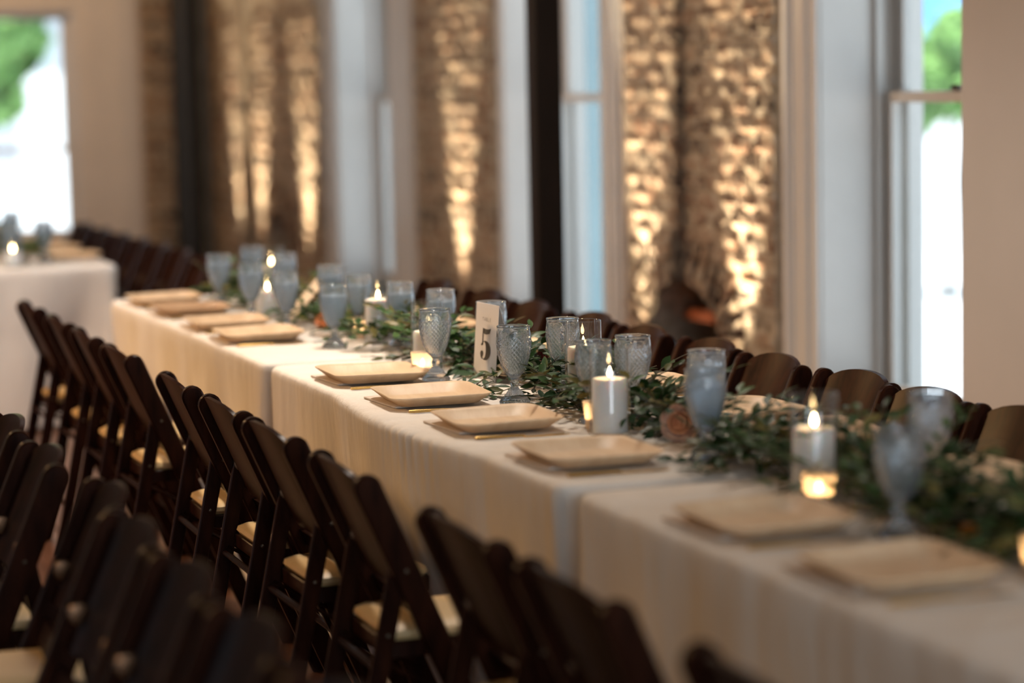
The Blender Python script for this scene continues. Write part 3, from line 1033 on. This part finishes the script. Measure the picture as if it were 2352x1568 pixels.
# ------------------------------------------------------------------ goblets
def goblet_mesh():
    na = 168
    prof = [(.0, .0), (.036, .0), (.0385, .0015), (.0385, .004)]
    # foot up to the stem, sampled finely
    key = [(.0385, .004), (.036, .008), (.030, .0145), (.0235, .021), (.020, .0265), (.0185, .029), (.0150, .033), (.0110, .037), (.0088, .040),
           (.0090, .043), (.0118, .0455), (.0130, .049), (.0118, .0525), (.0088, .0555), (.0085, .058), (.0100, .0605), (.0125, .0635)]
    bowl = [(.0125, .0635), (.018, .070), (.0245, .080), (.0315, .096), (.0375, .115), (.0412, .135), (.0425, .152), (.0420, .168), (.0408, .180), (.0410, .187), (.0425, .193)]

    def sample(kp, n):
        kp = np.array(kp)
        d = np.concatenate([[0], np.cumsum(np.hypot(*np.diff(kp, axis=0).T))])
        t = np.linspace(0, d[-1], n)
        a, b = np.interp(t, d, kp[:, 0]), np.interp(t, d, kp[:, 1])
        for _ in range(2):
            a[1:-1] = (a[:-2] + 2 * a[1:-1] + a[2:]) / 4
        return list(zip(a, b))
    th = np.linspace(0, 2 * PI, na, endpoint=False)
    rows = []
    for r, z in [(.036, 0), (.0385, .0015)]:
        rows.append((np.full(na, r), z))
    for r, z in sample(key, 34):
        w = max(0, min(1, (z - .002) / .004)) * max(0, min(1, (.034 - z) / .006))
        rows.append((r + w * .0011 * np.abs(np.sin(th * 14)) - w * .0005, z))
    P = 6
    u = ((th * P / (2 * PI)) % 1) * 2 - 1       # within each of the panels
    for r, z in sample(bowl, 84)[1:]:
        d = np.zeros(na)
        if z < .183:
            # diamonds in a net of crossing ridges
            a1 = (th * 24 / (2 * PI) + z / .0125) % 1
            a2 = (th * 24 / (2 * PI) - z / .0125) % 1
            ridge = np.maximum(np.exp(-((a1 - .5) / .13) ** 2), np.exp(-((a2 - .5) / .13) ** 2))
            arch = .150 + .020 * np.sqrt(np.maximum(0, 1 - u ** 2))       # top of the panel
            inside = (np.abs(u) < .74) & (z < arch - .004)
            rib = .5 + .5 * np.cos((np.abs(u) - .74) / .26 * 2 * PI * 1.5)
            arc = .5 + .5 * np.cos((z - arch) / .0042 * 2 * PI)
            up = np.clip((z - .066) / .012, 0, 1)
            d = np.where(inside, ridge * .0021, np.where(z < arch, rib * .0015, np.where(z < arch + .014, arc * .0014, 0))) * up
        rows.append((r + d, z))
    rows.append((np.full(na, .0418), .1945))
    rows.append((np.full(na, .0405), .1943))
    inner = [(.0395, .190), (.0388, .180), (.0398, .165), (.0402, .150), (.0388, .133), (.035, .114), (.029, .096), (.0215, .081), (.014, .072), (.006, .0685)]
    for r, z in inner:
        rows.append((np.full(na, r), z))
    b = MB()
    b.rings([[(float(r * math.cos(t)), float(r * math.sin(t)), float(z)) for r, t in zip(rr_, th)] for rr_, z in rows], True, True)
    return b.mesh('goblet', M['goblet'], 'all')


GOB = goblet_mesh()
GOBI = GOB.copy()
GOBI.materials[0] = M['goblet_iced']
WAT = MB().lathe([(.0001, .0692), (.0055, .0692), (.0136, .0727), (.021, .0815), (.0285, .0964), (.0345, .1143), (.0383, .1333), (.0397, .150), (.0393, .160), (.0370, .1602), (.0001, .1598)], 40).mesh('ice_water', M['water'], True)
ICE = []
for k in range(3):
    bm_ = MB().box(-.011, .011, -.010, .010, -.009, .009, .003).mesh('ice_cube', M['water'], True)
    ICE.append(bm_)


def goblet(x, y, label, group, water=False, ice=False):
    o = link('goblet', GOB, None, (x, y, ZT))
    o.rotation_euler = (0, 0, jr.uniform(0, 6))
    tag(o, label, 'goblet', group)
    if water:
        o.data = GOBI
        wv = link('ice_water', WAT, o)
        if ice:
            for k in range(3):
                q = link('ice_cube', ICE[k], wv, (.016 * math.cos(k * 2.1), .016 * math.sin(k * 2.1), .1655))
                q.rotation_euler = (jr.uniform(0, 3), jr.uniform(0, 3), jr.uniform(0, 3))
    return o


GA = 'pressed glass goblets behind the aisle plates'
AG = [(1.995, 8.75), (1.985, 8.22), (1.985, 7.74), (1.99, 7.18), (2.015, 6.25), (2.045, 5.705), (2.092, 5.285), (2.083, 4.63), (2.03, 3.70)]
for i, (x, y) in enumerate(AG):
    lab = 'pale blue pressed-glass goblet, %s from the far end of the aisle line of goblets' % ORD[i]
    if i == 5:
        lab = 'sharp pressed-glass goblet overlapping the number card, with crossed diamond pattern'
    if i == 7:
        lab = 'goblet of iced water beside the peach rose, in front of another goblet'
    goblet(x, y, lab, GA, water=i in (0, 1, 2, 3, 7), ice=i == 7)
GW = 'pressed glass goblets before the window plates'
WG = [(2.215, 9.14), (2.22, 8.66), (2.2, 7.97), (2.17, 7.52), (2.195, 7.15), (2.222, 6.83), (2.222, 6.38), (2.224, 5.83), (2.215, 5.34), (2.235, 4.96), (2.31, 4.09)]
for i, (x, y) in enumerate(WG):
    lab = 'pale blue pressed-glass goblet, %s from the far end of the window line of goblets' % ORD[i]
    if i == 6:
        lab = 'pressed-glass goblet standing right behind the white number card'
    goblet(x, y, lab, GW, water=i in (0, 1, 2, 3, 4, 5, 6, 9))
for i, (x, y) in enumerate(((1.63, 11.46), (1.80, 11.55), (1.80, 12.6))):
    goblet(x, y, 'blurred goblet on the separate table, %s from its near end' % ORD[i], 'goblets on the separate table', water=True)


# ------------------------------------------------------------------ candles
def flame_mesh(h, mt='flame'):
    pr = [(.0008, 0), (.0035, h * .12), (.0050, h * .28), (.0046, h * .45), (.0030, h * .68), (.0012, h * .88), (.0002, h)]
    return MB().lathe(pr, 14).mesh('flame', M[mt], True)


FLM = flame_mesh(.024)
FLV = flame_mesh(.018, 'flame2')


def wax_profile(r, h):
    return [(r - .002, 0), (r, .002), (r, h - .006), (r - .003, h), (r - .010, h - .001), (r - .018, h - .006), (.002, h - .008)]


def hurricane(x, y, h, label, flames=1, rad=.0465, hg=.20, z=ZT):
    r = empty('hurricane_candle', (x, y, z))
    tag(r, label, 'candle', 'pillar candles in clear glass cylinders')
    g = [(.012, 0), (rad - .004, 0), (rad, .004), (rad, hg - .001), (rad - .0005, hg), (rad - .0025, hg), (rad - .003, hg - .001), (rad - .003, .010), (.012, .008)]
    MB().lathe(g, 56).build('glass_cylinder', M['clear'], r)
    w = MB().lathe(wax_profile(rad - .0065, h), 48).build('wax_pillar', M['wax'], r, loc=(0, 0, .0085))
    MB().tube([(0, 0, h - .009), (.001, 0, h), (.002, .001, h + .006)], .001, 6).build('wick', M['wick'], w)
    f = link('flame', FLM, w, (.001, 0, h + .003))
    return r


def votive(x, y, label, z=ZT):
    r = empty('votive_candle', (x, y, z))
    tag(r, label, 'candle', 'small votive candles')
    g = [(.010, 0), (.022, 0), (.0245, .003), (.0325, .066), (.032, .0668), (.0305, .066), (.0225, .006), (.010, .005)]
    MB().lathe(g, 40).build('votive_cup', M['votive'], r)
    w = MB().lathe([(.0195, .0065), (.0235, .028), (.018, .0275), (.001, .027)], 32).build('wax', M['wax'], r)
    MB().tube([(0, 0, .027), (0, 0, .034)], .0009, 6).build('wick', M['wick'], w)
    link('flame', FLV, w, (0, 0, .031))
    return r


HC = [(2.045, 5.07, .122, 'tall pillar candle in clear glass, between the iced-water goblet and the votive'),
      (2.225, 5.69, .125, 'pillar candle in clear glass behind the greenery, past the sharp goblet'),
      (2.06, 6.46, .105, 'pillar candle in clear glass behind the goblet left of the card'),
      (2.15, 7.24, .130, 'pillar candle in clear glass between blurred blue goblets on the farther table'),
      (2.055, 8.27, .086, 'short pillar candle at the farthest plates, in clear glass'),
      (2.255, 9.0, .120, 'farthest tall pillar candle on the long table, in clear glass'),
      (2.085, 4.135, .126, 'glowing pillar candle in clear glass closest to the camera')]
HC[2] = HC[2][:3] + ('pillar candle in clear glass just beyond the number card and its goblet',)
for h in HC:
    hurricane(*h)
hurricane(1.615, 11.30, .065, 'pillar candle in clear glass on the separate bluish white table')
VO = [(2.052, 5.17, 'lit votive half hidden behind the pillar candle beside the rose'),
      (2.012, 6.36, 'lit votive before the pillar candle just beyond the number card'),
      (2.042, 4.03, 'bright lit votive in front of the glowing closest pillar candle'),
      (2.14, 7.40, 'lit votive nestled in the greenery of the farther table'),
      (2.07, 3.31, 'lit votive at the closest end of the greenery')]
for v in VO:
    votive(*v)


# ------------------------------------------------------------------ table number card
def card_thing():
    r = empty('number_card', (2.135, 6.20, ZT), -PI / 2 + 0.06)
    # local x: reading direction (towards the camera), local -y: face of the card
    tag(r, 'white folded card reading TABLE 5 standing in the greenery', 'table card')
    w, h, t = .078, .205, .0007
    lean = .016
    f = MB()
    f.add([(-w, 0, 0), (w, 0, 0), (w, lean, h), (-w, lean, h), (-w, t, 0), (w, t, 0), (w, lean + t, h), (-w, lean + t, h)],
          [(0, 1, 2, 3), (5, 4, 7, 6), (0, 4, 5, 1), (1, 5, 6, 2), (3, 2, 6, 7), (0, 3, 7, 4)])
    fp = f.build('front_panel', M['card'], r, smooth=False)
    g = MB()
    g.add([(-w, .07, 0), (w, .07, 0), (w, lean + t, h), (-w, lean + t, h), (-w, .07 + t, 0), (w, .07 + t, 0), (w, lean + 2 * t, h), (-w, lean + 2 * t, h)],
          [(0, 1, 2, 3), (5, 4, 7, 6), (0, 4, 5, 1), (1, 5, 6, 2), (3, 2, 6, 7), (0, 3, 7, 4)])
    g.build('rear_panel', M['card'], r, smooth=False)

    def on(x, z):
        return (x, lean * z / h - .0007, z)
    # numeral 5, heavy with hairline joins, built from strips
    H5, W5 = .086, .112
    me = MB()

    def strip(pa, pb):
        n = len(pa)
        fr = [on((x - .335) * W5, .054 + z * H5) for x, z in list(pa) + list(pb)]
        me.add(fr, [(i, i + 1, n + i + 1, n + i) for i in range(n - 1)])
    strip([(.115, .44), (.115, .95)], [(.170, .44), (.170, .95)])
    ts = [i / 10 for i in range(11)]
    strip([(.125 + .50 * t, .985 - .035 * math.sin(PI * t) + .015 * t) for t in ts], [(.125 + .43 * t, .835 - .045 * math.sin(PI * t ** .8)) for t in ts])
    an = [math.radians(150 - 12.5 * i) for i in range(25)]
    strip([(.325 + .335 * math.cos(q_), .285 + .305 * math.sin(q_)) for q_ in an], [(.225 + .135 * math.cos(q_), .285 + .268 * math.sin(q_)) for q_ in an])
    ci = [2 * PI * i / 18 for i in range(19)]
    strip([(.12 + .095 * math.cos(q_), .17 + .095 * math.sin(q_)) for q_ in ci], [(.12, .17)] * 19)
    strip([(.035, .15), (.06, .06), (.14, .0)], [(.10, .12), (.13, .06), (.20, .02)])
    me.fix = False
    me.build('numeral', M['ink'], fp, smooth=False)
    # the word TABLE in small spaced capitals made of strokes
    glyph = {'T': [((0, 1), (1, 1)), ((.5, 1), (.5, 0))], 'A': [((0, 0), (.5, 1)), ((.5, 1), (1, 0)), ((.2, .38), (.8, .38))],
             'B': [((0, 0), (0, 1)), ((0, 1), (.7, .97)), ((.7, .97), (.75, .58)), ((.75, .58), (0, .53)), ((.75, .53), (.9, .28)), ((.9, .28), (.75, .02)), ((.75, .02), (0, 0))],
             'L': [((0, 1), (0, 0)), ((0, 0), (.85, 0))], 'E': [((0, 0), (0, 1)), ((0, 1), (.85, 1)), ((0, .52), (.7, .52)), ((0, 0), (.85, 0))]}
    tx = MB()
    gh, gw, gp, th = .0085, .0070, .0128, .0006
    for i, ch in enumerate('TABLE'):
        ox = (i - 2) * gp - gw / 2
        for (x0, z0), (x1, z1) in glyph[ch]:
            a, c = Vector((ox + x0 * gw, .158 + z0 * gh)), Vector((ox + x1 * gw, .158 + z1 * gh))
            e = (c - a).normalized()
            q = Vector((-e.y, e.x)) * th
            pts = [a + q, a - q, c - q, c + q]
            tx.add([on(p_.x, p_.y) for p_ in pts], [(0, 1, 2, 3)])
    lt = tx.build('lettering', M['inkgrey'], fp, smooth=False)
    return r


card_thing()

r = empty('menu_card', (2.105, 8.0, ZT))
tag(r, 'cream folded card leaning aslant in the greenery of the farther table', 'card')


def leaf_panel(name, xa, za, xb, zb, t=.0012):
    b = MB()
    vs = [(xa, -.06, za), (xa, .06, za), (xb, .06, zb), (xb, -.06, zb)]
    b.add(vs + [(x + t, y, z) for x, y, z in vs], [(0, 1, 2, 3), (7, 6, 5, 4), (0, 4, 5, 1), (1, 5, 6, 2), (2, 6, 7, 3), (3, 7, 4, 0)])
    b.build(name, M['cardtan'], r, smooth=False)


leaf_panel('front_panel', -.065, 0, .068, .142)
leaf_panel('rear_panel', .135, 0, .070, .142)

# ------------------------------------------------------------------ greenery
OBST = [(x, y, .062) for x, y, *_ in HC] + [(v[0], v[1], .045) for v in VO] + [(x, y, .037) for x, y in AG + WG] + [(2.085, 4.77, .072), (2.12, 8.0, .06), (2.185, 8.22, .05), (2.08, 7.62, .045)]


def leaf_mesh(w, curl, mi):
    rows = [(0, .05), (.12, .35), (.3, .85), (.5, 1.0), (.72, .72), (.9, .28), (1.0, .02)]
    vs, fs = [], []
    for t, ww in rows:
        zc_ = -curl * t * t
        for s in (-1, 0, 1):
            vs.append((s * ww * w / 2, t, zc_ + (abs(s) * ww * w * .12)))
    for i in range(len(rows) - 1):
        for k in range(2):
            a = i * 3 + k
            fs.append((a, a + 1, a + 4, a + 3))
    b = MB().add(vs, fs)
    return vs, fs, b.mesh('leaf', LEAFM[mi], 'all')


LV = [leaf_mesh(w, c, m) for m in range(3) for (w, c) in ((.40, .12), (.34, .25), (.46, .05))]


def frame_from(d, up):
    d = d.normalized()
    x = d.cross(up)
    if x.length < 1e-4:
        x = Vector((1, 0, 0))
    x.normalize()
    z = x.cross(d)
    return Matrix((x, d, z)).transposed()


def garland(label, y0, y1, nsprig, nparts, seed, cx=2.175, zt=ZT, spread=1.0, obst=OBST, xlim=(1.96, 2.37)):
    r = random.Random(seed)
    root = empty('garland', (cx, (y0 + y1) / 2, zt))
    tag(root, label, 'garland')
    base = Vector((cx, (y0 + y1) / 2, zt))
    leaves, stems = [], MB()
    n = int((y1 - y0) / .08)
    path = [Vector((cx + .03 * math.sin(i * .9 + seed), y0 + (y1 - y0) * i / n, zt + .012 + .004 * math.sin(i * 1.7))) - base for i in range(n + 1)]
    stems.tube(path, .004, 6)
    for k in range(nsprig):
        y = y0 + (y1 - y0) * (k + r.random()) / nsprig
        p = Vector((cx + r.gauss(0, .045) * spread, y, zt + .008 + r.random() * .045))
        az = r.uniform(0, 2 * PI)
        el = math.radians(r.uniform(5, 55))
        d = Vector((math.cos(az) * math.cos(el) * .8, math.sin(az) * math.cos(el) * 1.1, math.sin(el)))
        L = r.uniform(.10, .21)
        nl = int(L / .018)
        pts = [p.copy()]
        pref = r.random()
        for i in range(nl):
            t = i / nl
            d = (d + Vector((r.uniform(-.08, .08), r.uniform(-.08, .08), -.075))).normalized()
            p = p + d * .018
            if p.z < zt + .006:
                p.z = zt + .006
                d.z = abs(d.z) * .2
            pts.append(p.copy())
            side = Vector((-d.y, d.x, 0)).normalized() if abs(d.z) < .98 else Vector((1, 0, 0))
            sgn = 1 if i % 2 else -1
            ld = (d * r.uniform(.5, .9) + side * sgn * r.uniform(.5, 1.0) + Vector((0, 0, r.uniform(-.2, .45)))).normalized()
            if i == nl - 1:
                ld = d
            ll = r.uniform(.040, .066) * (1 - .25 * t)
            tip = p + ld * ll
            if tip.z < zt + .004:
                ld.z += (zt + .004 - tip.z) / ll
                ld.normalize()
                tip = p + ld * ll
            if not (xlim[0] < tip.x < xlim[1] and y0 - .01 < tip.y < y1 + .01 and y0 - .01 < p.y < y1 + .01):
                continue
            mid = p + ld * ll * .5
            if any((mid.x - ox) ** 2 + (mid.y - oy) ** 2 < orr ** 2 or (tip.x - ox) ** 2 + (tip.y - oy) ** 2 < (orr * .8) ** 2 for ox, oy, orr in obst):
                continue
            if max(mid.z, tip.z) > zt + .035 and 1.9 < mid.x < 2.18 and 5.86 < mid.y < 6.36:
                continue
            up = Vector((r.uniform(-.7, .7), r.uniform(-.7, .7), 1))
            mi = (0 if pref < .5 else 1) if r.random() < .85 else 2
            if pref > .93:
                mi = 2
            vi = mi * 3 + r.randrange(3)
            leaves.append((vi, p - base, frame_from(ld, up), ll, mid.z * 1.4 - mid.x * .5 + r.random() * .05))
        ok = not any((q_.x - ox) ** 2 + (q_.y - oy) ** 2 < (orr * .8) ** 2 for q_ in pts for ox, oy, orr in obst)
        if any(q_.z > zt + .035 and 1.9 < q_.x < 2.2 and 5.82 < q_.y < 6.36 for q_ in pts):
            ok = False
        if ok and len(pts) > 1:
            stems.tube([q_ - base for q_ in pts], .0012, 4, False)
    stems.build('stem', M['bark'], root)
    leaves.sort(key=lambda a: -a[4])
    for vi, p, fr, ll, _ in leaves[:nparts]:
        o = link('leaf', LV[vi][2], root)
        o.matrix_local = Matrix.Translation(p) @ fr.to_4x4() @ Matrix.Scale(ll, 4)
    b = MB()
    for vi, p, fr, ll, _ in leaves[nparts:]:
        b.add([tuple(p + fr @ (Vector(v) * ll)) for v in LV[vi][0]], LV[vi][1], vi // 3)
    if b.v:
        st = b.build('inner_leaves', LEAFM, root, smooth='all')
        st['kind'] = 'stuff'
    return root


g1 = garland('leafy green garland closest to the camera, running from the rose to the frame edge', 2.9, 4.86, 290, 300, 21, cx=2.165, spread=1.25)
g2 = garland('leafy green garland around the number card on the middle table', 4.88, 6.84, 250, 300, 22, cx=2.18)
g3 = garland('leafy green garland along the farther table, between rows of blurred goblets', 6.86, 9.3, 200, 200, 23, cx=2.16)
garland('low green garland on the separate bluish white table', 11.32, 13.2, 70, 70, 24, cx=1.70, obst=[(1.615, 11.30, .06), (1.63, 11.46, .05), (1.80, 11.55, .05), (1.80, 12.6, .05)], xlim=(1.5, 1.88))


# flowers resting in the greenery
def petal_mesh(mat, size):
    vs, fs = [], []
    nu, nv = 5, 5
    for j in range(nv):
        t = j / (nv - 1)
        wd = math.sin(PI * min(1, t * .62 + .18)) * .55
        for i in range(nu):
            u = -1 + 2 * i / (nu - 1)
            x = u * wd * size
            z = t * size * (1 - .10 * u * u * t)
            y = -size * (.34 * math.sin(PI * t * .8) - .22 * u * u * wd) + size * .18 * t * t
            vs.append((x, y, z))
    for j in range(nv - 1):
        for i in range(nu - 1):
            a = j * nu + i
            fs.append((a, a + 1, a + 1 + nu, a + nu))
    return MB().add(vs, fs).mesh('petal', mat, 'all')


def flower(name, x, y, z, size, mat, mat2, label, tilt, layers=((5, .35, .75), (6, .7, .9), (7, 1.1, 1.0), (7, 1.45, 1.0))):
    r = empty(name, (x, y, z))
    r.rotation_euler = Vector(tilt).to_track_quat('Z', 'Y').to_euler()
    tag(r, label, 'flower')
    ms = [petal_mesh(mat, size), petal_mesh(mat2, size)]
    k = 0
    for li, (n, open_, sc) in enumerate(layers):
        for i in range(n):
            a = 2 * PI * (i + .5 * (li % 2)) / n + li * .4
            o = link('petal', ms[0 if li < 2 else 1], r)
            rad = size * (.10 + .07 * li)
            o.matrix_local = (Matrix.Rotation(a, 4, 'Z') @ Matrix.Translation((0, -rad, -.1 * size * li)) @ Matrix.Rotation(open_ * .62, 4, 'X') @ Matrix.Scale(sc, 4))
            k += 1
    MB().lathe([(.001, -.35 * size), (.1 * size, -.2 * size), (.22 * size, .05 * size), (.15 * size, .5 * size), (.02 * size, .62 * size)], 14).build('heart', mat, r)
    MB().tube([(0, 0, -.3 * size), (.004, .004, -.9 * size)], .0022, 6).build('stem', M['bark'], r)
    return r


flower('garden_rose', 2.112, 4.83, .812, .040, M['petal'], M['blush'], 'peach garden rose tucked in the greenery beside the iced-water goblet', (-.45, -.85, .35))
flower('garden_rose', 2.185, 8.22, .815, .034, M['blush'], M['blush'], 'blush rose deep in the greenery of the farther table', (-.4, -.8, .6))
flower('garden_rose', 2.08, 7.62, .800, .028, M['petal'], M['petal'], 'small peach rose behind the farther votive', (-.5, -.7, .6))
flower('small_bloom', 2.26, 4.19, .825, .022, M['bloom'], M['bloom'], 'small orange bloom behind the glowing closest pillar candle', (-.4, -.7, .8), ((5, .5, .8), (6, 1.2, 1.0)))
flower('small_bloom', 2.075, 3.54, .79, .020, M['bloom'], M['bloom'], 'small orange bloom low beside the closest plate', (-.5, -.8, .5), ((5, .5, .8), (6, 1.2, 1.0)))
flower('small_bloom', 2.27, 6.10, .825, .020, M['redleaf'], M['redleaf'], 'small reddish bloom behind the sharp goblet', (-.4, -.8, .6), ((5, .5, .8), (6, 1.2, 1.0)))

# ------------------------------------------------------------------ outside the windows
g = MB().box(-70, 110, -60, 160, -1.2, -1.0).build('ground', M['asphalt'], smooth=False)
tag(g, 'sunlit pale pavement outside the windows', 'pavement', kind='structure')


gw_ = MB().box(9.0, 9.35, 17.5, 42, -1.0, 4.6).build('backdrop_panel', M['backdrop'], smooth=False)  # added backdrop that turns the blown-out panes light blue
tag(gw_, 'added blue-grey backdrop panel outside the farther tall windows', 'wall', kind='structure')


def crown_mesh(r, n, seed):
    q = random.Random(seed)
    b = MB()
    lumps = [(Vector((q.gauss(0, .5), q.gauss(0, .5), q.gauss(0, .45))) * r, r * q.uniform(.3, .5)) for _ in range(14)]
    for i in range(n):
        c, lr = q.choice(lumps)
        d = Vector((q.gauss(0, 1), q.gauss(0, 1), q.gauss(0, 1))).normalized()
        p = c + d * lr * q.uniform(.8, 1.05)
        fr = frame_from(Vector((q.gauss(0, 1), q.gauss(0, 1), q.gauss(0, 1))), d)
        s = r * .13
        b.add([tuple(p + fr @ Vector(v)) for v in ((-s, 0, 0), (0, -s, 0), (s, 0, s * .3), (0, s, 0))], [(0, 1, 2, 3)])
    return b


def tree(x, y, r, h, label, seed):
    t = tag(empty('tree', (x, y, -1.0)), label, 'tree')
    crown_mesh(r, 2600, seed).build('crown', M['crown'], t, smooth=False, loc=(0, 0, h))
    MB().tube([(0, 0, 0), (.1, 0, h * .5), (0, .1, h)], [r * .09, r * .07, r * .04], 10).build('trunk', M['bark'], t)


tree(3.95, 32.0, 1.15, 3.75, 'green tree outside the low end window, at its upper corner', 1)
tree(13.95, 24.3, .6, 2.72, 'green tree outside the tall window nearest the plain wall', 2)
h = tag(empty('house', (18.2, 30.5, -1.0)), 'blue and white house beyond the window nearest the plain wall', 'house')
MB().box(-2.5, 2.5, 0, 4, 0, 3.1).build('ground_storey', M['siding'], h, smooth=False)
MB().box(-2.5, 2.5, -.05, 4, 3.1, 5.2).build('upper_storey', M['bluepaint'], h, smooth=False)
MB().slab([(-2.8, 5.2), (2.8, 5.2), (0, 6.8)], -.4, 4.4, .05).build('roof', M['roofing'], h, smooth=False)
h = tag(empty('house', (7.0, 46, -1.0)), 'white house beyond the low end window', 'house')
MB().box(-2.2, 9, -3, 3, 0, 4.2).build('wall', M['siding'], h, smooth=False)
MB().slab([(-2.6, 4.2), (9.4, 4.2), (3.4, 6.8)], -3.4, 3.4, .05).build('roof', M['roofing'], h, smooth=False)
for x in (-1.2, 1.2, 3.6):
    f = MB().box(x - .5, x + .5, -3.06, -3.0, 1.2, 2.9).build('window', M['roofing'], h, smooth=False)
